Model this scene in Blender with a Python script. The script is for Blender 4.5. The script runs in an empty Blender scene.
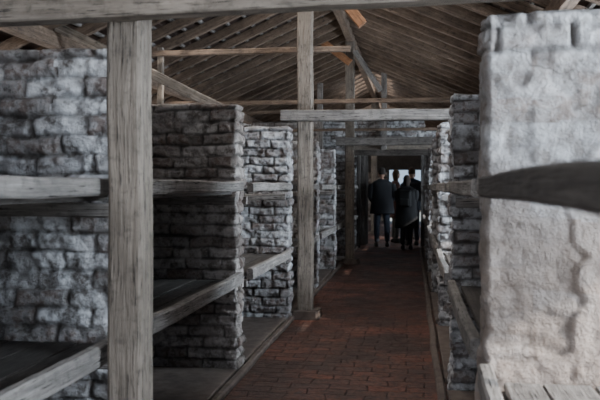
import bpy, math, random
import numpy as np
from mathutils import Vector, Matrix
random.seed(7)
S = bpy.context.scene
COL = S.collection
R = math.radians

# ------------------------------------------------------------------ helpers
def link(o, parent=None):
    COL.objects.link(o)
    if parent is not None: o.parent = parent
    return o
def empty(name, loc=(0,0,0)):
    e = bpy.data.objects.new(name, None); e.empty_display_size=.1
    e.location = loc; COL.objects.link(e); return e

class NT:
    def __init__(s, name):
        s.m = bpy.data.materials.new(name); s.m.use_nodes = True
        s.t = s.m.node_tree; s.n = s.t.nodes; s.l = s.t.links
        s.b = s.n['Principled BSDF']
    def node(s, typ, **kw):
        n = s.n.new(typ)
        for k,v in kw.items():
            if k in n.inputs: n.inputs[k].default_value = v
            else: setattr(n,k,v)
        return n
    def lk(s,a,b): s.l.new(a,b)
    def noise(s, vec, scale, detail=4, rough=.6):
        n = s.node('ShaderNodeTexNoise'); n.inputs['Scale'].default_value=scale
        n.inputs['Detail'].default_value=detail; n.inputs['Roughness'].default_value=rough
        s.lk(vec, n.inputs['Vector']); return n.outputs['Fac']
    def ramp(s, fac, stops):
        r = s.node('ShaderNodeValToRGB'); e = r.color_ramp.elements
        e[0].position, e[0].color = stops[0][0], (*stops[0][1],1)
        e[1].position, e[1].color = stops[-1][0], (*stops[-1][1],1)
        for p,c in stops[1:-1]:
            k = e.new(p); k.color=(*c,1)
        s.lk(fac, r.inputs['Fac']); return r.outputs['Color']
    def mix(s, fac, a, b, mode='MIX'):
        m = s.node('ShaderNodeMix'); m.data_type='RGBA'; m.blend_type=mode
        if isinstance(fac,(int,float)): m.inputs[0].default_value=fac
        else: s.lk(fac,m.inputs[0])
        for v,i in ((a,6),(b,7)):
            if isinstance(v,tuple): m.inputs[i].default_value=(*v,1)
            else: s.lk(v,m.inputs[i])
        return m.outputs[2]
    def math(s, op, a, b=0.0, clamp=False):
        m = s.node('ShaderNodeMath'); m.operation=op; m.use_clamp=clamp
        for v,i in ((a,0),(b,1)):
            if isinstance(v,(int,float)): m.inputs[i].default_value=v
            else: s.lk(v,m.inputs[i])
        return m.outputs[0]
    def bump(s, h, strength=.4, dist=.01):
        b = s.node('ShaderNodeBump'); b.inputs['Strength'].default_value=strength
        b.inputs['Distance'].default_value=dist
        s.lk(h,b.inputs['Height']); s.lk(b.outputs[0], s.b.inputs['Normal'])

def mat_wash(name, white=(.72,.725,.75), grey=(.17,.155,.15), brick=(.125,.075,.055), expo=.46, dirt=.6, low=None):
    M = NT(name); tc = M.node('ShaderNodeTexCoord').outputs['Object']
    mo = M.node('ShaderNodeAttribute', attribute_name='joint_shade_wear').outputs['Fac']
    bi = M.node('ShaderNodeAttribute', attribute_name='bid').outputs['Fac']
    n1 = M.noise(tc,3.0,5,.65); n2 = M.noise(tc,14,6,.7); n3=M.noise(tc,60,4,.7); n4=M.noise(tc,1.7,6,.7)
    c = M.ramp(n2, [(.38,grey),(.54,white),(.8,tuple(min(1,v*1.08) for v in white))])
    f = M.math('ADD', M.math('MULTIPLY',n1,.6), M.math('MULTIPLY',bi,.4))
    fe = M.ramp(f, [(expo,(0,0,0)),(expo+.12,(1,1,1))])
    fe2 = M.math('MULTIPLY', fe, M.ramp(n2,[(.42,(0,0,0)),(.56,(1,1,1))]))
    c = M.mix(M.math('MULTIPLY',fe2,.85), c, brick)
    c = M.mix(M.ramp(n4,[(.45,(0,0,0)),(.68,(dirt,)*3)]), c, (.12,.10,.09))
    if low:   # warmer, browner tone blended in lower down
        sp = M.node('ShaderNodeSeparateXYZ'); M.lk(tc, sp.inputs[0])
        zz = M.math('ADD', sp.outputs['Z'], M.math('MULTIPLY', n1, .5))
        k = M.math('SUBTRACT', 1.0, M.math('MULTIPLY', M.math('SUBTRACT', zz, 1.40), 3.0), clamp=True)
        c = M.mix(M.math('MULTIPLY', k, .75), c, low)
        # hairline cracks and grime
        vo = M.node('ShaderNodeTexVoronoi'); vo.feature='DISTANCE_TO_EDGE'; vo.inputs['Scale'].default_value=2.6
        wv = M.node('ShaderNodeTexNoise'); wv.inputs['Scale'].default_value=6; M.lk(tc, wv.inputs['Vector'])
        va = M.node('ShaderNodeVectorMath'); va.operation='MULTIPLY_ADD'
        M.lk(wv.outputs['Color'],va.inputs[0]); va.inputs[1].default_value=(.35,.35,.35); M.lk(tc,va.inputs[2])
        M.lk(va.outputs[0], vo.inputs['Vector'])
        ck = M.math('MULTIPLY', M.ramp(vo.outputs['Distance'],[(.0,(1,1,1)),(.018,(0,0,0))]), M.ramp(n1,[(.48,(0,0,0)),(.58,(.7,.7,.7))]))
        c = M.mix(ck, c, (.10,.08,.07))
        c = M.mix(M.ramp(n3,[(.58,(0,0,0)),(.75,(.45,.45,.45))]), c, (.20,.165,.145))
    mm = M.math('MULTIPLY', mo, .9)
    c = M.mix(mm, c, (.045,.037,.032))  # crevice shade painted into the joints; chipped spots darkened too
    M.lk(c, M.b.inputs['Base Color']); M.b.inputs['Roughness'].default_value=.9
    M.bump(M.math('ADD', n3, M.math('MULTIPLY',n2,2)), .9, .014)
    return M.m

def mat_wood(name, dark, light, rough=.8):
    M = NT(name)
    gc = M.node('ShaderNodeAttribute', attribute_name='gc').outputs['Vector']
    mp = M.node('ShaderNodeMapping'); mp.inputs['Scale'].default_value=(1,1,.06)
    M.lk(gc, mp.inputs['Vector'])
    g = M.noise(mp.outputs[0], 45, 6, .65)
    g2 = M.noise(mp.outputs[0], 130, 3, .6)
    b = M.noise(gc, 3, 4, .6); b2=M.noise(gc,17,5,.7)
    c = M.ramp(g, [(.3,dark),(.5,tuple((a+b_)/2 for a,b_ in zip(dark,light))),(.7,light)])
    c = M.mix(M.ramp(b,[(.35,(0,0,0)),(.7,(.65,.65,.65))]), c, tuple(v*.6 for v in dark))
    c = M.mix(M.ramp(b2,[(.52,(0,0,0)),(.72,(.7,.7,.7))]), c, tuple(v*.4 for v in dark))
    crack = M.ramp(g2,[(.33,(1,1,1)),(.41,(0,0,0))])
    c = M.mix(crack, c, (.025,.02,.017))
    M.lk(c, M.b.inputs['Base Color']); M.b.inputs['Roughness'].default_value=rough
    M.bump(M.math('ADD', g, g2), .8, .009)
    return M.m

def mat_noise(name, a, b, scale=8, rough=.8, bump=.2, dist=.01, metal=0):
    M = NT(name); tc = M.node('ShaderNodeTexCoord').outputs['Object']
    n = M.noise(tc, scale, 5, .65)
    M.lk(M.ramp(n,[(.3,a),(.7,b)]), M.b.inputs['Base Color'])
    M.b.inputs['Roughness'].default_value=rough; M.b.inputs['Metallic'].default_value=metal
    if bump: M.bump(n, bump, dist)
    return M.m

def mat_floor():
    M = NT('brick_floor_mat'); tc = M.node('ShaderNodeTexCoord').outputs['Object']
    wob = M.node('ShaderNodeTexNoise'); wob.inputs['Scale'].default_value=3.5
    M.lk(tc, wob.inputs['Vector'])
    vm = M.node('ShaderNodeVectorMath'); vm.operation='MULTIPLY_ADD'
    M.lk(wob.outputs['Color'], vm.inputs[0]); vm.inputs[1].default_value=(.08,.08,0); M.lk(tc, vm.inputs[2])
    br = M.node('ShaderNodeTexBrick'); M.lk(vm.outputs[0], br.inputs['Vector'])
    br.inputs['Scale'].default_value=1; br.inputs['Brick Width'].default_value=.26
    br.inputs['Row Height'].default_value=.13; br.inputs['Mortar Size'].default_value=.006
    br.inputs['Mortar Smooth'].default_value=1.0
    br.inputs['Color1'].default_value=(.26,.082,.050,1); br.inputs['Color2'].default_value=(.12,.050,.037,1)
    br.inputs['Mortar'].default_value=(.05,.03,.025,1)
    n = M.noise(tc,5,6,.7); n0=M.noise(tc,1.3,5,.65); n9=M.noise(tc,22,5,.7)
    c = M.mix(M.ramp(n,[(.42,(0,0,0)),(.68,(.8,.8,.8))]), br.outputs['Color'], (.20,.13,.105))
    c = M.mix(M.ramp(n0,[(.42,(.85,.85,.85)),(.60,(0,0,0))]), c, (.058,.037,.031))
    c = M.mix(M.ramp(n9,[(.40,(.8,.8,.8)),(.52,(0,0,0))]), c, (.035,.022,.018))
    M.lk(c, M.b.inputs['Base Color'])
    M.lk(M.ramp(n,[(.3,(.35,)*3),(.7,(.7,)*3)]), M.b.inputs['Roughness'])
    h = M.math('SUBTRACT', M.math('ADD',M.math('MULTIPLY',n,1.4),M.math('MULTIPLY',n9,.7)), br.outputs['Fac'])
    M.bump(h,.9,.028)
    return M.m

W_LEFT  = mat_wash('whitewashed_brick')
W_BROWN = mat_wash('brown_whitewashed_brick', white=(.56,.51,.48), grey=(.19,.16,.14), expo=.46)  # browner, darker variant of the whitewash
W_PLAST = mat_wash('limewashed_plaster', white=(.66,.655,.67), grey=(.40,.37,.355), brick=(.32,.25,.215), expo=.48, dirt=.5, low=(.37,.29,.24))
WOOD_P  = mat_wood('weathered_post_wood', (.155,.125,.10),(.43,.365,.305))
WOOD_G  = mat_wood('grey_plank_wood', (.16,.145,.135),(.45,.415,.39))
WOOD_B  = mat_wood('dark_plank_wood', (.05,.043,.04),(.13,.115,.105))
WOOD_R  = mat_wood('rafter_wood', (.13,.09,.065),(.37,.265,.195))
WOOD_O  = mat_wood('new_pine_wood', (.28,.12,.05),(.50,.25,.13))
TILE    = mat_noise('clay_roof_tile', (.028,.018,.014),(.08,.042,.03), 12)
CONC    = mat_noise('worn_concrete', (.085,.065,.055),(.19,.15,.128), 9, .85,.5)
FLOOR   = mat_floor()
GROUND  = mat_noise('pale_dry_ground', (.35,.36,.30),(.55,.55,.50), 3)

# ------------------------------------------------------------------ mesh building
def mesh_obj(name, V, F, mat, parent=None, smooth=False, attrs=None):
    me = bpy.data.meshes.new(name)
    me.from_pydata([tuple(v) for v in V] if not isinstance(V,np.ndarray) else V.tolist(), [], F)
    if isinstance(mat,(list,tuple)):
        for m in mat: me.materials.append(m)
    else: me.materials.append(mat)
    if smooth: me.polygons.foreach_set('use_smooth',[True]*len(me.polygons))
    for k,(t,d) in (attrs or {}).items():
        a = me.attributes.new(k,t,'POINT')
        a.data.foreach_set('vector' if t=='FLOAT_VECTOR' else 'value', np.asarray(d,dtype=np.float32).ravel())
    me.update()
    return link(bpy.data.objects.new(name,me), parent)

class Beams:
    """collects chamfered, slightly irregular timbers in a single mesh"""
    def __init__(s): s.V=[];s.F=[];s.G=[]
    def add(s, p0, p1, w, h, up=(0,0,1), ch=.008, jit=.004, seg=None, taper=1.0):
        p0=Vector(p0);p1=Vector(p1); d=p1-p0; L=d.length; d.normalize()
        up=Vector(up)
        if abs(d.dot(up))>.98: up=Vector((0,1,0))
        sx=d.cross(up).normalized(); sy=sx.cross(d).normalized()
        n = seg or max(1,min(14,int(L/.35)))
        off=Vector((random.random()*9,random.random()*9,random.random()*9))
        base=len(s.V); a,b=w/2,h/2
        prof=[(-a+ch,-b),(a-ch,-b),(a,-b+ch),(a,b-ch),(a-ch,b),(-a+ch,b),(-a,b-ch),(-a,-b+ch)]
        for i in range(n+1):
            t=i/n; k=1+(taper-1)*t
            ox=random.uniform(-jit,jit); oy=random.uniform(-jit,jit); q=1+random.uniform(-jit,jit)*4
            for (x,y) in prof:
                s.V.append(p0+d*(L*t)+sx*(x*k*q+ox)+sy*(y*k*q+oy))
                s.G.append(Vector((x,y,L*t))+off)
        for i in range(n):
            for j in range(8):
                A=base+i*8+j;B=base+i*8+(j+1)%8
                s.F.append((A,B,B+8,A+8))
        s.F.append(tuple(base+j for j in reversed(range(8))))
        s.F.append(tuple(base+n*8+j for j in range(8)))
        return s
    def make(s,name,mat,parent=None):
        return mesh_obj(name,s.V,s.F,mat,parent,attrs={'gc':('FLOAT_VECTOR',[tuple(g) for g in s.G])})

def box(name, lo, hi, mat, parent=None, bev=0.0):
    x0,y0,z0=lo;x1,y1,z1=hi
    V=[(x0,y0,z0),(x1,y0,z0),(x1,y1,z0),(x0,y1,z0),(x0,y0,z1),(x1,y0,z1),(x1,y1,z1),(x0,y1,z1)]
    F=[(0,3,2,1),(4,5,6,7),(0,1,5,4),(1,2,6,5),(2,3,7,6),(3,0,4,7)]
    o=mesh_obj(name,V,F,mat,parent)
    if bev:
        m=o.modifiers.new('bev','BEVEL'); m.width=bev; m.segments=2
    return o

rng=np.random.default_rng(3)
LAT=rng.random((256,256))
def vn(x,y,s=0):
    x=np.asarray(x)+s*17.31; y=np.asarray(y)+s*7.77
    xi=np.floor(x).astype(int); yi=np.floor(y).astype(int); fx=x-xi; fy=y-yi
    fx=fx*fx*(3-2*fx); fy=fy*fy*(3-2*fy)
    a=LAT[xi%256,yi%256];b=LAT[(xi+1)%256,yi%256];c=LAT[xi%256,(yi+1)%256];d=LAT[(xi+1)%256,(yi+1)%256]
    return (a*(1-fx)+b*fx)*(1-fy)+(c*(1-fx)+d*fx)*fy-.5
def sst(a,b,x):
    t=np.clip((x-a)/(b-a),0,1); return t*t*(3-2*t)

def brick_mass(name, x0,x1,y0,y1,z0,z1, mat, res=.015, seed=1, relief=.022, smooth_from=None,
               ch=.084, bl=.265, parent=None, lump=.018):
    """closed masonry body: real brick relief wrapped round a rectangular plan"""
    r=.02
    P=[];
    def side(ax,ay,bx,by,nx,ny):
        L=math.hypot(bx-ax,by-ay); n=max(2,int(L/res))
        for i in range(n+1):
            t=i/n; P.append((ax+(bx-ax)*t, ay+(by-ay)*t, nx, ny))
    side(x0+r,y0,x1-r,y0,0,-1); P.append((x1-r*.3,y0+r*.3,.707,-.707))
    side(x1,y0+r,x1,y1-r,1,0);  P.append((x1-r*.3,y1-r*.3,.707,.707))
    side(x1-r,y1,x0+r,y1,0,1);  P.append((x0+r*.3,y1-r*.3,-.707,.707))
    side(x0,y1-r,x0,y0+r,-1,0); P.append((x0+r*.3,y0+r*.3,-.707,-.707))
    P=np.array(P); n=len(P)
    dd=np.hypot(np.diff(P[:,0]),np.diff(P[:,1])); s=np.concatenate([[0],np.cumsum(dd)])
    nz=max(2,int((z1-z0)/res)); z=np.linspace(z0,z1,nz+1)
    Sg,Zg=np.meshgrid(s,z)
    zz=Zg+.026*vn(Sg*2.2,Zg*1.5,seed)+.020*vn(Sg*7,Zg*5,seed+5)
    row=np.floor(zz/ch); fz=zz-row*ch
    jr=vn(row*3.7,row*0+.3,seed+2)*.10
    ss=Sg+(row%2)*bl/2+jr+.025*vn(Sg*6,zz*9,seed+8)
    bi=np.floor(ss/bl); fs=ss-bi*bl
    rnd=LAT[(bi.astype(int)*31+row.astype(int)*57+seed*13)%256,(row.astype(int)*91+bi.astype(int)*7+seed)%256]
    dz=np.minimum(fz,ch-fz); ds=np.minimum(fs,bl-fs)
    wv=.016*vn(Sg*13,Zg*16,seed+21)
    vfill=np.clip(.75+1.6*(rnd-.4),0,1)
    hfill=np.clip(.85+1.3*vn(Sg*4,Zg*7,seed+23),.3,1)
    pz=1-(1-sst(.001+wv,.016+wv,dz))*hfill; ps=1-(1-sst(.0+wv,.017+wv,ds))*vfill
    prof=pz*ps
    L=lump if smooth_from is None else lump*.6
    # chipped, worn bricks
    chip=sst(.18,.24,vn(Sg*9,Zg*13,seed+41)+.3*vn(Sg*30,Zg*30,seed+42))
    h=relief*(prof-1)+ (rnd-.5)*L*prof + L*1.1*vn(Sg*5,Zg*5,seed+3)+L*.9*vn(Sg*14,Zg*22,seed+4)+.016*vn(Sg*34,Zg*40,seed+6)-.012*chip
    joint_shade_wear=(1-prof)*(.55+.9*np.clip(vn(Sg*3,Zg*3,seed+15)+.5,0,.5))+.35*chip
    if smooth_from is not None:
        k=1-sst(smooth_from-.03,smooth_from+.05,Zg+.10*vn(Sg*3,Zg*3,seed+9))
        hp=.014*vn(Sg*2,Zg*2,seed+11)+.018*vn(Sg*8,Zg*8,seed+12)+.012*vn(Sg*26,Zg*26,seed+13)+.16*relief*(prof-1)+.008
        fl=sst(.10,.14,vn(Sg*3.1,Zg*2.6,seed+31)+.35*vn(Sg*13,Zg*13,seed+32))
        hp=hp-.012*fl
        h=h*(1-k)+hp*k; joint_shade_wear=joint_shade_wear*(1-k*.85)+fl*k*.28
    X=P[None,:,0]+P[None,:,2]*h; Y=P[None,:,1]+P[None,:,3]*h; Z=Zg.copy()
    rows=[np.stack([X,Y,Z],-1).reshape(-1,3)]; M=[np.clip(joint_shade_wear,0,1).ravel()]; B=[rnd.ravel()]
    half=min(x1-x0,y1-y0)/2; caps=[.01,.03,.06,half*.6,half*.98]
    for c in caps:
        x=X[-1]-P[:,2]*c; y=Y[-1]-P[:,3]*c
        x=np.clip(x,x0+.001,x1+.02); y=np.clip(y,y0-.02,y1+.02)
        zt=z1+.012*min(1,c/.03)+.03*vn(x*6,y*6,seed+1)*min(1,c/.03)
        rows.append(np.stack([x,y,zt],-1)); M.append(np.full(n,.15)); B.append(rnd[-1])
    V=np.concatenate(rows); nr=nz+1+len(caps)
    i=np.arange(nr-1)[:,None]*n; j=np.arange(n)[None,:]; j2=(j+1)%n
    F=np.stack([i+j,i+j2,i+n+j2,i+n+j],-1).reshape(-1,4)
    me=bpy.data.meshes.new(name)
    me.vertices.add(len(V)); me.vertices.foreach_set('co',V.astype(np.float32).ravel())
    me.loops.add(F.size); me.loops.foreach_set('vertex_index',F.astype(np.int32).ravel())
    me.polygons.add(len(F)); me.polygons.foreach_set('loop_start',np.arange(0,F.size,4,dtype=np.int32))
    me.update(calc_edges=True); me.validate()
    me.polygons.foreach_set('use_smooth',[True]*len(me.polygons))
    a=me.attributes.new('joint_shade_wear','FLOAT','POINT'); a.data.foreach_set('value',np.concatenate(M).astype(np.float32))
    a=me.attributes.new('bid','FLOAT','POINT'); a.data.foreach_set('value',np.concatenate(B).astype(np.float32))
    me.materials.append(mat)
    return link(bpy.data.objects.new(name,me),parent)

# ------------------------------------------------------------------ layout constants
XL, XR = -1.23, .25        # corridor edges
XLo, XRo = -6.2, 2.4       # outer walls
RX, RZ, PIT = -1.1, 4.15, .43
YA, YB = -1.5, 30.0
TOP = 1.97
FARY = 16.9
def roofz(x): return RZ-PIT*abs(x-RX)

g=mesh_obj('ground',[(-60,-60,-.12),(60,-60,-.12),(60,90,-.12),(-60,90,-.12)],[(0,1,2,3)],GROUND)
box('floor',(XLo-.2,YA-.2,-.1),(XRo+.2,YB+.3,0),FLOOR)
def kerb(name,xa,xb):
    b=Beams(); b.add(((xa+xb)/2,YA,.02),((xa+xb)/2,FARY-.03,.02),abs(xb-xa),.05,ch=.012,jit=.006,seg=40); return b.make(name,CONC)
kerb('concrete_kerb',XL+.035,XL-.02+.0); kerb('concrete_kerb',XR-.09,XR-.035)

# ------------------------------------------------------------------ brick partitions
LY=[.85,3.1,5.35,7.5,9.8,12.05,14.3]
RY=[.4-.0,2.7,5.0,7.3,9.6,11.9,14.2]
for i,y in enumerate(LY):
    m = W_BROWN if i==2 else W_LEFT
    res = .0095 if i in (1,2,3) else .022
    brick_mass('brick_partition',XL-1.9,XL-(.035 if i==2 else 0),y,y+.25,0,TOP,m,res,seed=i+1,relief=.026 if i!=2 else .022)
for i,y in enumerate(RY):
    if i==0: continue
    kw=dict(smooth_from=1.80) if i==1 else {}
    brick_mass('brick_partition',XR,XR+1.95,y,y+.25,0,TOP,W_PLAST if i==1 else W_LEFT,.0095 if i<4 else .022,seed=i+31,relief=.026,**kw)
brick_mass('wall_spine',XL-2.12,XL-1.9,YA,FARY,0,TOP,W_BROWN,.035,seed=50,relief=.02)
for i in range(len(LY)):
    ya=LY[i]+.27; yb=(LY[i+1] if i+1<len(LY) else FARY)-.03
    box('bunk_base_slab',(XL-1.87,ya,0),(XL-.03,yb,.045),CONC,None,.01)
for i in range(1,len(RY)):
    ya=RY[i]+.28; yb=(RY[i+1] if i+1<len(RY) else FARY)-.03
    box('bunk_base_slab',(XR-.02,ya,0),(XR+1.9,yb,.045),CONC,None,.01)

# far cross wall with doorway
fw=empty('wall_far')
DL,DR,DH=-1.24,.27,2.2
brick_mass('left_of_door',XLo,DL,FARY,FARY+.25,0,2.85,W_LEFT,.025,seed=60,parent=fw)
brick_mass('right_of_door',DR,XRo,FARY,FARY+.25,0,2.6,W_LEFT,.025,seed=61,parent=fw)
brick_mass('over_door',DL,DR,FARY,FARY+.25,DH+.12,2.85,W_LEFT,.025,seed=62,parent=fw)
b=Beams(); b.add((DL-.2,FARY+.1,DH+.06),(DR+.2,FARY+.1,DH+.06),.3,.12); b.make('lintel',WOOD_P,fw)
d=empty('door_1')
b=Beams()
b.add((DL+.04,FARY+.12,0),(DL+.04,FARY+.12,DH),.08,.2,up=(0,1,0)); b.add((DR-.04,FARY+.12,0),(DR-.04,FARY+.12,DH),.08,.2,up=(0,1,0))
b.make('frame',WOOD_B,d)
b=Beams()
for k in range(5):
    b.add((DL+.10+.012*k,FARY+.30+.13*k,.03),(DL+.10+.012*k,FARY+.30+.13*k,DH-.04),.13,.03,up=(-.1,1,0))
for z in (.4,1.1,1.8): b.add((DL+.12,FARY+.26,z),(DL+.18,FARY+.88,z),.03,.12)
b.make('leaf',WOOD_B,d)

def long_wall(name,x,z_top,wins,th=.22,zs=1.0,zh=1.8,sgn=1):
    e=empty(name); xa,xb=(x,x+th*sgn) if sgn>0 else (x-th,x)
    ys=[YA]
    for (c,w) in wins: ys+= [c-w/2,c+w/2]
    ys.append(YB)
    for k in range(0,len(ys),2):
        brick_mass('pier',xa,xb,ys[k],ys[k+1],0,z_top,W_BROWN,.06,seed=70+k,relief=.012,parent=e)
    for k,(c,w) in enumerate(wins):
        brick_mass('sill_wall',xa,xb,c-w/2,c+w/2,0,zs,W_BROWN,.06,seed=90+k,relief=.012,parent=e)
        brick_mass('head_wall',xa,xb,c-w/2,c+w/2,zh,z_top,W_BROWN,.06,seed=95+k,relief=.012,parent=e)
        we=empty('window_%d'%(k+1+(20 if sgn<0 else 0))); b=Beams(); xm=(xa+xb)/2
        b.add((xm,c-w/2,zs+.03),(xm,c+w/2,zs+.03),.07,.06); b.add((xm,c-w/2,zh-.03),(xm,c+w/2,zh-.03),.07,.06)
        for yy in (c-w/2+.03,c,c+w/2-.03): b.add((xm,yy,zs),(xm,yy,zh),.05,.06)
        b.add((xm,c-w/2,(zs+zh)/2),(xm,c+w/2,(zs+zh)/2),.04,.04)
        b.make('frame',WOOD_G,we)
RW=[(1.6,1.2),(6.25,1.2),(10.9,1.2),(15.4,1.2),(19.0,1.2),(25.5,1.2)]
LW=[(4.5,1.2),(9.5,1.2),(14.5,1.2),(19.5,1.2),(26,1.2)]
long_wall('wall_right',XRo,roofz(XRo)-.03,RW,zs=1.2,zh=2.3)
long_wall('wall_left',XLo,roofz(XLo)-.03,LW,zs=.7,zh=1.7,sgn=-1)

# end gable with doorway
eg=empty('wall_end')
EX0,EX1,EH=-.98,.48,2.12
brick_mass('gable_left',XLo,EX0,YB,YB+.25,0,1.95,W_BROWN,.06,seed=110,relief=.012,parent=eg)
brick_mass('gable_right',EX1,XRo,YB,YB+.25,0,2.3,W_BROWN,.06,seed=111,relief=.012,parent=eg)
V=[(XLo,YB+.1,1.9),(EX0,YB+.1,1.9),(EX0,YB+.1,EH),(EX1,YB+.1,EH),(EX1,YB+.1,2.2),(XRo,YB+.1,2.2),(XRo,YB+.1,roofz(XRo)),(RX,YB+.1,RZ),(XLo,YB+.1,roofz(XLo)+.05)]
V2=[(x,y+.12,z) for x,y,z in V]; n=len(V)
F=[tuple(range(n)),tuple(reversed(range(n,2*n)))]+[(i,i+n,(i+1)%n+n,(i+1)%n) for i in range(n)]
mesh_obj('gable_top',V+V2,F,WOOD_B,eg,attrs={'gc':('FLOAT_VECTOR',[(x,z,y) for x,y,z in V+V2])})
d2=empty('door_2'); b=Beams()
for xx in (EX0+.04,EX1-.04): b.add((xx,YB+.1,0),(xx,YB+.1,EH),.08,.14,up=(0,1,0))
b.add((EX0,YB+.1,EH-.04),(EX1,YB+.1,EH-.04),.14,.08); b.make('frame',WOOD_B,d2)

# ------------------------------------------------------------------ roof, with open ridge strips added for light over some bays
LIGHT_GAPS=[(-.8,3.2),(4.4,9.6),(17.6,21.0),(24,27)]  # ridge openings added to let light down into the aisle
def tile_roof():
    V=[];F=[]
    def slab(sg,a,c,y0,y1):
        x0=RX+sg*a; x1=RX+sg*c; z0=RZ-PIT*a+.16; z1=RZ-PIT*c+.19
        b0=len(V)
        for y in (y0,y1):
            V.extend([(x0,y,z0),(x1,y,z1),(x1,y,z1+.02),(x0,y,z0+.02)])
        F.extend([(b0,b0+1,b0+5,b0+4),(b0+1,b0+2,b0+6,b0+5),(b0+2,b0+3,b0+7,b0+6),(b0+3,b0,b0+4,b0+7),(b0,b0+3,b0+2,b0+1),(b0+4,b0+5,b0+6,b0+7)])
    for sg,xe in ((-1,XLo-.5),(1,XRo+.5)):
        L=abs(xe-RX); n=int(L/.30)
        for k in range(n+1):
            a=L*k/(n+1); c=L*(k+1)/(n+1)+.04
            if a<.75:
                ys=[YA-.3]
                for v in LIGHT_GAPS: ys+=list(v)
                ys.append(YB+.5)
                for q in range(0,len(ys),2): slab(sg,a,c,ys[q],ys[q+1])
            else: slab(sg,a,c,YA-.3,YB+.5)
    return mesh_obj('ceiling',V,F,TILE)
tile_roof()
b=Beams(); y=YA+.1
while y<YB:
    jy=random.uniform(-.04,.04)
    b.add((RX,y+jy,RZ),(XLo-.4,y+jy,roofz(XLo-.4)),.07,.12,jit=.006,seg=8)
    b.add((RX,y+jy+.08,RZ),(XRo+.4,y+jy+.08,roofz(XRo+.4)),.07,.12,jit=.006,seg=6)
    y+=.58
b.make('roof_rafters',WOOD_R)
b=Beams()
for sg,xe in ((-1,XLo-.4),(1,XRo+.4)):
    L=abs(xe-RX); k=.10
    while k<L:
        x=RX+sg*k; z=roofz(x)+.085
        b.add((x,YA-.2,z),(x,YB+.4,z),.045,.04,ch=.004,jit=.006,seg=30); k+=.22
b.make('roof_battens',WOOD_G)
b=Beams()
b.add((RX,YA,RZ-.12),(RX,YB,RZ-.12),.12,.16,seg=30)
for x in (-3.7,1.3): b.add((x,YA,roofz(x)-.14),(x,YB,roofz(x)-.14),.13,.16,seg=30)
b.make('roof_purlins',WOOD_R)

# ------------------------------------------------------------------ posts, tie beams, braces
def post(y,w,ztop,wood=WOOD_P,x=-1.1):
    e=empty('wooden_post',(0,0,0)); b=Beams()
    b.add((x,y,.07),(x,y,ztop),w,w,ch=.014,jit=.005,seg=12,taper=.97); b.make('shaft',wood,e)
    p=Beams(); p.add((x+.01,y,0),(x+.01,y,.09),w+.15,w+.17,ch=.03,jit=.01,seg=1,taper=.9); p.make('plinth',CONC,e)
    return e
post(2.83,.142,RZ-.2); post(7.76,.155,RZ-.2); p3=post(13.4,.16,RZ-.2)
post(22,.17,RZ-.2)
def beam(name,p0,p1,w,h,wood=WOOD_P,**k):
    b=Beams(); b.add(p0,p1,w,h,**k); return b.make(name,wood)
beam('tie_beam',(-2.2,2.70,2.03),(1.8,2.70,2.085),.10,.085,jit=.006)
beam('tie_beam',(-2.4,2.72,2.125),(1.8,2.72,2.17),.10,.07,WOOD_R,jit=.006)
beam('tie_beam',(-1.33,7.61,2.10),(.62,7.61,2.09),.12,.11,WOOD_G,jit=.006)
beam('tie_beam',(-1.33,13.24,2.17),(.62,13.24,2.17),.12,.14,WOOD_G)
beam('tie_beam',(-1.33,15.2,2.06),(.62,15.2,2.06),.12,.12,WOOD_G)
for y,z,xa,xb in ((7.93,2.83,-4.0,-.65),(9.9,2.50,-4.6,1.6),(13.6,2.75,-4.2,1.9),(5.0,2.95,-3.4,.6),(16.4,2.62,-4.4,2.2)):
    beam('collar_beam',(xa,y,z),(xb,y,z),.05,.06,WOOD_R)
b=Beams()
b.add((-3.62,7.3,3.02),(-1.75,7.4,2.08),.06,.10); b.make('diagonal_brace',WOOD_P)
b=Beams(); b.add((-1.08,7.58,3.75),(-.5,7.58,3.0),.09,.10); b.make('diagonal_brace',WOOD_O)
b=Beams(); b.add((-1.08,13.2,3.55),(-1.6,13.2,3.95),.09,.12); b.make('diagonal_brace',WOOD_O)
b=Beams(); b.add((-1.0,13.18,3.75),(-.55,13.18,3.05),.08,.09); b.make('diagonal_brace',WOOD_G)
b=Beams(); b.add((-3.1,9.0,1.97),(-3.1,9.0,3.1),.07,.07); b.make('roof_strut',WOOD_P)
b=Beams(); b.add((-.62,FARY-.12,2.2),(-.62,FARY-.12,3.9),.12,.12); b.make('roof_strut',WOOD_G)
b=Beams(); b.add((-2.05,FARY-.12,2.1),(-2.05,FARY-.12,3.7),.12,.12); b.make('roof_strut',WOOD_G)

# ------------------------------------------------------------------ bunks
def bunk(xf,sg,ya,yb,zl=.70,zm=1.36,miss=0.2,upper=True,railm=None,bear=True,shelf=None):
    e=empty('wooden_bunk'); b=Beams()
    b.add((xf-sg*.0,ya+.02,zl+random.uniform(-.01,.01)),(xf-sg*.0,yb-.02,zl+random.uniform(-.01,.01)),.05,.085,jit=.006)
    b.make('lower_rail',WOOD_G,e); b=Beams()
    b.add((xf-sg*.0,ya+.02,zm+.008),(xf-sg*.0,yb-.02,zm+.012),.05,.07,jit=.005); b.make('upper_rail',railm or WOOD_G,e)
    pb=Beams()
    for z in (zl-.02,zm-.035):
        x=.06
        while x<1.8:
            w=random.uniform(.13,.18)
            ok = random.random()>miss*.4
            if z>1 and not upper: ok = x>1.45
            if ok: pb.add((xf+sg*(x+w/2),ya+.02,z),(xf+sg*(x+w/2),yb-.02,z),w-.012,.025,ch=.003,jit=.003)
            x+=w
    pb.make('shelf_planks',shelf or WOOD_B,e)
    bb=Beams()
    for z in (zl-.075,zm-.09):
        for yy in (ya+.05,yb-.055):
            if not bear and z>1: continue
            bb.add((xf+sg*.03,yy,z),(xf+sg*1.85,yy,z),.05,.06)
    bb.make('bearers',railm or WOOD_G,e)
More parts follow.
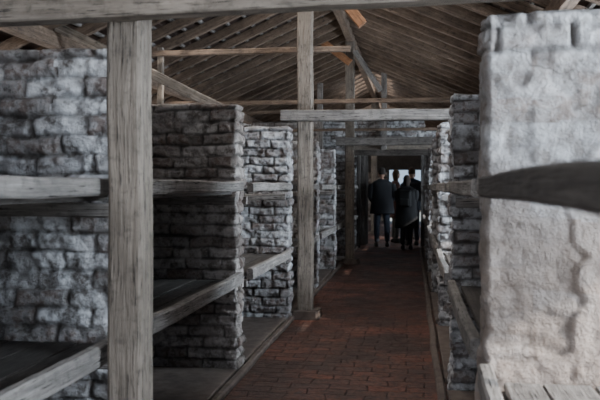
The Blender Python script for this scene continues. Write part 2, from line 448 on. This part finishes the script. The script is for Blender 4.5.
for i in range(len(LY)-1): bunk(XL,-1,LY[i]+.26,LY[i+1]-.01,upper=(i in (0,1)))
bunk(XL,-1,LY[-1]+.26,FARY-.02,upper=False)
bunk(XR,1,RY[0],RY[1]-.01,upper=False,railm=WOOD_B,bear=False,shelf=WOOD_G)  # shelf in paler wood to imitate sunlight falling on it
for i in range(1,len(RY)-1): bunk(XR,1,RY[i]+.26,RY[i+1]-.01,zl=.73,zm=1.355,upper=False)
bunk(XR,1,RY[-1]+.26,FARY-.02,upper=False)

# ------------------------------------------------------------------ people
def tube(V,F,pts,rad,n=10,flat=1.0,axis=None):
    pts=[Vector(p) for p in pts]; b0=len(V); m=len(pts)
    for i,p in enumerate(pts):
        d=(pts[min(i+1,m-1)]-pts[max(i-1,0)]).normalized()
        a=Vector(axis) if axis else (Vector((0,1,0)) if abs(d.y)<.9 else Vector((1,0,0)))
        u=d.cross(a).normalized(); w=u.cross(d).normalized()
        for k in range(n):
            t=2*math.pi*k/n; V.append(p+u*math.cos(t)*rad[i]+w*math.sin(t)*rad[i]*flat)
    for i in range(m-1):
        for k in range(n):
            A=b0+i*n+k;B=b0+i*n+(k+1)%n; F.append((A,B,B+n,A+n))
    F.append(tuple(b0+k for k in reversed(range(n)))); F.append(tuple(b0+(m-1)*n+k for k in range(n)))
def ellip(V,F,c,r,nu=16,nv=12,fn=None):
    b0=len(V)
    for i in range(nv+1):
        th=math.pi*i/nv
        for j in range(nu):
            ph=2*math.pi*j/nu
            p=Vector((math.sin(th)*math.cos(ph),math.sin(th)*math.sin(ph),math.cos(th)))
            if fn: p=fn(p)
            V.append(Vector(c)+Vector((p.x*r[0],p.y*r[1],p.z*r[2])))
    for i in range(nv):
        for j in range(nu):
            A=b0+i*nu+j;B=b0+i*nu+(j+1)%nu; F.append((A,A+nu,B+nu,B))
def sub(o,l=1):
    m=o.modifiers.new('sub','SUBSURF'); m.levels=l; m.render_levels=l
SKIN=mat_noise('skin_tone',(.38,.22,.16),(.50,.31,.23),20,.6,.05)
LIP=mat_noise('lip_tone',(.30,.12,.10),(.36,.15,.12),20,.5,0)
EYE=mat_noise('eye_dark',(.02,.015,.01),(.05,.03,.02),20,.2,0)
def cloth(n,c): return mat_noise(n,tuple(v*.7 for v in c),c,40,.85,.4,.004)

def person(name,loc,heading,height,coat,pants,hair,long_hair=False,hem=.80,stance=.10,arm='down',head_turn=0,bag=None,step=0.0,wide=1.0):
    e=empty(name,loc); e.rotation_euler=(0,0,heading); s=height/1.75; e.scale=(s,s,s)
    mc=cloth(name+'_coat',coat); mp=cloth(name+'_trousers',pants); mh=cloth(name+'_hair',hair); ms=cloth(name+'_shoes',(.02,.018,.016))
    pts=[(0,0,.96),(0,-.005,1.12),(0,-.01,1.30),(0,-.015,1.44),(0,0,1.50),(0,.012,1.56)]
    rad=[(.145,.115),(.135,.105),(.155,.115),(.10,.085),(.058,.056),(.052,.055)]
    ed=[(0,1),(1,2),(2,3),(3,4),(4,5)]
    hands=[]
    for sx in (-1,1):
        if arm=='down': A=[(sx*.125,-.01,1.42),(sx*.195,-.01,1.405),(sx*.245,-.03,1.14),(sx*.235,.05,.905)]
        elif arm=='pockets': A=[(sx*.125,-.01,1.42),(sx*.195,-.01,1.405),(sx*.285,-.06,1.16),(sx*.20,.07,.99)]
        else: A=[(sx*.125,-.01,1.42),(sx*.195,-.01,1.405),(sx*.235,-.02,1.15),(sx*.10,.20,1.20)]
        b0=len(pts); pts+=A; rad+=[(.085,.08),(.068,.068),(.050,.050),(.033,.030)]
        ed+=[(3,b0),(b0,b0+1),(b0+1,b0+2),(b0+2,b0+3)]; hands.append((sx,Vector(A[2]),Vector(A[3])))
        st=step*sx
        L=[(sx*.085,0,.90),(sx*(stance*.98),.02+st*.5,.50),(sx*stance,-.02+st,.10)]
        b0=len(pts); pts+=L; rad+=[(.098,.105),(.072,.076),(.054,.060)]
        ed+=[(0,b0),(b0,b0+1),(b0+1,b0+2)]
    me=bpy.data.meshes.new('body'); me.from_pydata(pts,ed,[]); o=link(bpy.data.objects.new('body',me),e)
    o.modifiers.new('skin','SKIN')
    for i,sv in enumerate(me.skin_vertices[0].data):
        sv.radius=(rad[i][0]*(wide if i<4 else 1),rad[i][1]); sv.use_root=(i==0)
    sub(o,2)
    dg=bpy.context.evaluated_depsgraph_get(); dg.update()
    nm=bpy.data.meshes.new_from_object(o.evaluated_get(dg)); o.modifiers.clear(); o.data=nm
    nm.materials.clear()
    for m in (mc,mp,SKIN): nm.materials.append(m)
    for p in nm.polygons:
        z=p.center.z; p.use_smooth=True
        arm_=abs(p.center.x)>.19 or arm=='up' and p.center.y>.13
        p.material_index = 2 if z>1.515 else (0 if (z>.93 or (arm_ and z>.6)) else 1)
    V=[];F=[];n=28
    prof=[(1.525,.066,.062,.0),(1.50,.075,.07,.0),(1.465,.12,.085,-.01),(1.43,.185,.105,-.012),(1.36,.205,.13,-.012),(1.25,.20,.135,-.012),(1.10,.188,.13,-.006),(.98,.195,.14,0),(.88,.205,.148,0)]
    if hem<.86: prof.append(((.88+hem)/2,.21,.155,0))
    prof+=[(hem,.215+.03*(.88-hem),.158+.05*(.88-hem),0),(hem+.005,.195,.14,0),(hem+.06,.18,.125,0)]
    for (z,a,b_,yo) in prof:
        for k in range(n):
            t=2*math.pi*k/n; w=1+.03*math.sin(5*t+z*9)+.02*math.sin(9*t-z*23)
            V.append(Vector((a*wide*w*math.cos(t),yo+b_*w*math.sin(t),z)))
    for i in range(len(prof)-1):
        for k in range(n):
            A=i*n+k;B=i*n+(k+1)%n; F.append((A,A+n,B+n,B))
    sub(mesh_obj('jacket',V,F,mc,e,True))
    V=[];F=[]
    for sx,el,wr in hands:
        sh=Vector((sx*.175*wide,-.01,1.425)); m1=sh.lerp(el,.5); m2=el.lerp(wr,.5)
        tube(V,F,[sh,sh.lerp(el,.2),m1,el,m2,wr,wr.lerp(el,.06)],[.062,.078,.071,.060,.054,.046,.036],14)
    sub(mesh_obj('sleeves',V,F,mc,e,True))
    V=[];F=[]
    for sx,el,wr in hands:
        d=(wr-el).normalized(); side=Vector((0,1,0)) if arm!='up' else Vector((-sx,0,.3)).normalized()
        side=(side-d*side.dot(d)).normalized(); nrm=d.cross(side).normalized(); inn=nrm if nrm.x*sx<0 else -nrm
        if arm=='up': inn=nrm if nrm.z<0 else -nrm
        tube(V,F,[wr-d*.02,wr+d*.02,wr+d*.06,wr+d*.10],[.024,.034,.042,.038],12,.42,axis=tuple(nrm))
        for fi,(o_,l,r_) in enumerate(((.030,.072,.0085),(.010,.082,.009),(-.010,.076,.0085),(-.029,.060,.0075))):
            b=wr+d*.092+side*o_; p1=b+d*l*.45+inn*.006; p2=p1+d*l*.30+inn*.016; p3=p2+d*l*.22+inn*.020
            tube(V,F,[b,p1,p2,p3],[r_*1.05,r_,r_*.92,r_*.7],8)
        b=wr+d*.03+side*.028; p1=b+side*.028+d*.028+inn*.006; p2=p1+d*.035+side*.008+inn*.010
        tube(V,F,[b,p1,p2],[.013,.0105,.008],8)
    sub(mesh_obj('hands',V,F,SKIN,e,True))
    V=[];F=[]
    for sx in (-1,1):
        st=step*sx
        def fs(p): return Vector((p.x*(1-.15*abs(p.y)),p.y,max(p.z,-.55)))
        ellip(V,F,(sx*(stance+.005),.045+st,.045),(.048,.135,.075),14,10,fs)
    mesh_obj('shoes',V,F,ms,e,True)
    he=bpy.data.objects.new('head',None); link(he,e); he.location=(0,.02,1.655); he.rotation_euler=(0,0,head_turn); he.empty_display_size=.05
    V=[];F=[]
    def hf(p):
        x,y,z=p
        if z<0: x*=1-.30*(-z)**1.3; y=y*(1-.12*(-z)) + (.10*(-z) if y>0 else -.0)
        if y>.75 and abs(x)<.35: y+=.20*max(0,1-abs(x)/.3)*max(0,1-abs(z+.12)/.22)
        if y>.6 and .0<z<.25 and .15<abs(x)<.55: y-=.07
        return Vector((x,y,z))
    ellip(V,F,(0,0,0),(.076,.095,.115),28,22,hf)
    for sx in (-1,1): ellip(V,F,(sx*.078,-.008,-.005),(.010,.020,.032),10,8)
    mesh_obj('face',V,F,SKIN,he,True)
    V=[];F=[]
    for sx in (-1,1): ellip(V,F,(sx*.030,.082,.010),(.012,.010,.008),8,6)
    mesh_obj('eyes',V,F,EYE,he,True)
    V=[];F=[]; ellip(V,F,(0,.089,-.062),(.022,.010,.007),10,6); mesh_obj('mouth',V,F,LIP,he,True)
    V=[];F=[]
    def hh(p):
        x,y,z=p
        if y>.45 and z<.45: y=.45+(y-.45)*.1; 
        if z<-.35: z=-.35+(z+.35)*(2.4 if long_hair and y<.3 else .25)
        k=1+.03*math.sin(17*x+9*y)*math.sin(13*z)
        return Vector((x*k,y*k,z*k))
    ellip(V,F,(0,-.012,.018),(.086,.100,.115),26,20,hh)
    mesh_obj('hair',V,F,mh,he,True)
    if bag:
        mb=cloth(name+'_bag',bag); be=bpy.data.objects.new('backpack',None); link(be,e)
        o=box('bag_body',(-.15,-.30,1.02),(.15,-.13,1.43),mb,be,.05); o.modifiers['bev'].segments=4
        o=box('bag_pocket',(-.11,-.345,1.05),(.11,-.29,1.22),mb,be,.02)
        V=[];F=[]
        for sx in (-1,1): tube(V,F,[(sx*.10,-.15,1.42),(sx*.11,-.05,1.475),(sx*.12,.08,1.42),(sx*.13,.13,1.25),(sx*.16,.02,1.08),(sx*.13,-.14,1.06)],[.018]*6,8,.5)
        mesh_obj('straps',V,F,mb,be,True)
    return e
person('man_in_dark_jacket',(-.68,17.2,0),R(8),1.78,(.014,.015,.02),(.025,.032,.05),(.03,.022,.018),stance=.12,arm='pockets',wide=1.3,step=.02,hem=.74)
person('woman_in_black_coat',(-.12,16.6,0),R(-10),1.60,(.010,.010,.012),(.015,.015,.018),(.03,.02,.015),True,hem=.50,stance=.09,arm='up',head_turn=R(18),wide=1.3,bag=(.008,.008,.009))
person('man_with_backpack',(.0,17.7,0),R(15),1.80,(.03,.04,.065),(.03,.03,.045),(.08,.05,.035),stance=.11,arm='down',bag=(.03,.03,.035),head_turn=R(-25),wide=1.1)
person('woman_in_long_coat',(-.40,18.5,0),R(-70),1.76,(.10,.045,.04),(.03,.03,.03),(.12,.07,.035),True,hem=.6,arm='down',head_turn=R(20))
person('man_in_grey_jacket',(.0,19.8,0),R(160),1.76,(.13,.13,.14),(.04,.045,.07),(.05,.035,.025),arm='down')

# ------------------------------------------------------------------ light
w=bpy.data.worlds.new('World'); S.world=w; w.use_nodes=True
bg=w.node_tree.nodes['Background']; bg.inputs[0].default_value=(.55,.75,1.0,1); bg.inputs[1].default_value=1.0
def area(name,loc,target,sx,sy,power,col=(.76,.88,1)):
    l=bpy.data.lights.new(name,'AREA'); l.shape='RECTANGLE'; l.size=sx; l.size_y=sy; l.energy=power; l.color=col
    o=bpy.data.objects.new(name,l); o.location=loc
    o.rotation_euler=(Vector(target)-Vector(loc)).to_track_quat('-Z','Y').to_euler(); COL.objects.link(o); return o
pw={1.6:340,6.25:390,10.9:260,15.4:190,19.0:70,25.5:15}
for c,_ in RW: area('window_daylight',(XRo+.40,c,1.8),(-1.5,c+.5,1.2),1.2,1.1,pw[c])
for c,_ in LW: area('window_daylight',(XLo-.40,c,1.1),(-3,c,2.4),1.2,1.0,150,(1,.94,.87))
WARM=(1,.90,.78)
for (y0,y1),p in zip(LIGHT_GAPS,(60,260,35,10)):
    area('ridge_gap_fill',(RX,(y0+y1)/2,RZ+.75),(RX+.5,(y0+y1)/2+.6,0),1.4,(y1-y0)*.95,p,WARM)  # added lamps above the ridge openings, brighten floor and posts
area('rear_fill',(-.6,YA-.6,1.9),(-.9,6,.9),2.6,1.8,70,(.95,.96,1))  # added fill lamp behind the camera for the near walls
sn=bpy.data.lights.new('sun','SUN'); sn.energy=7; sn.angle=R(1); sn.color=(1,.94,.86)
so=bpy.data.objects.new('sun',sn); so.rotation_euler=Vector((-.80,.30,-.50)).to_track_quat('-Z','Y').to_euler(); so.location=(8,-3,6); COL.objects.link(so)

# ------------------------------------------------------------------ camera
c=bpy.data.cameras.new('cam'); c.lens=45; c.sensor_width=36; c.clip_start=.05
c.dof.use_dof=True; c.dof.focus_distance=6.0; c.dof.aperture_fstop=4.0
co=bpy.data.objects.new('cam',c); co.location=(0,0,1.37); co.rotation_euler=(R(89),0,R(8.5)); COL.objects.link(co)
S.camera=co
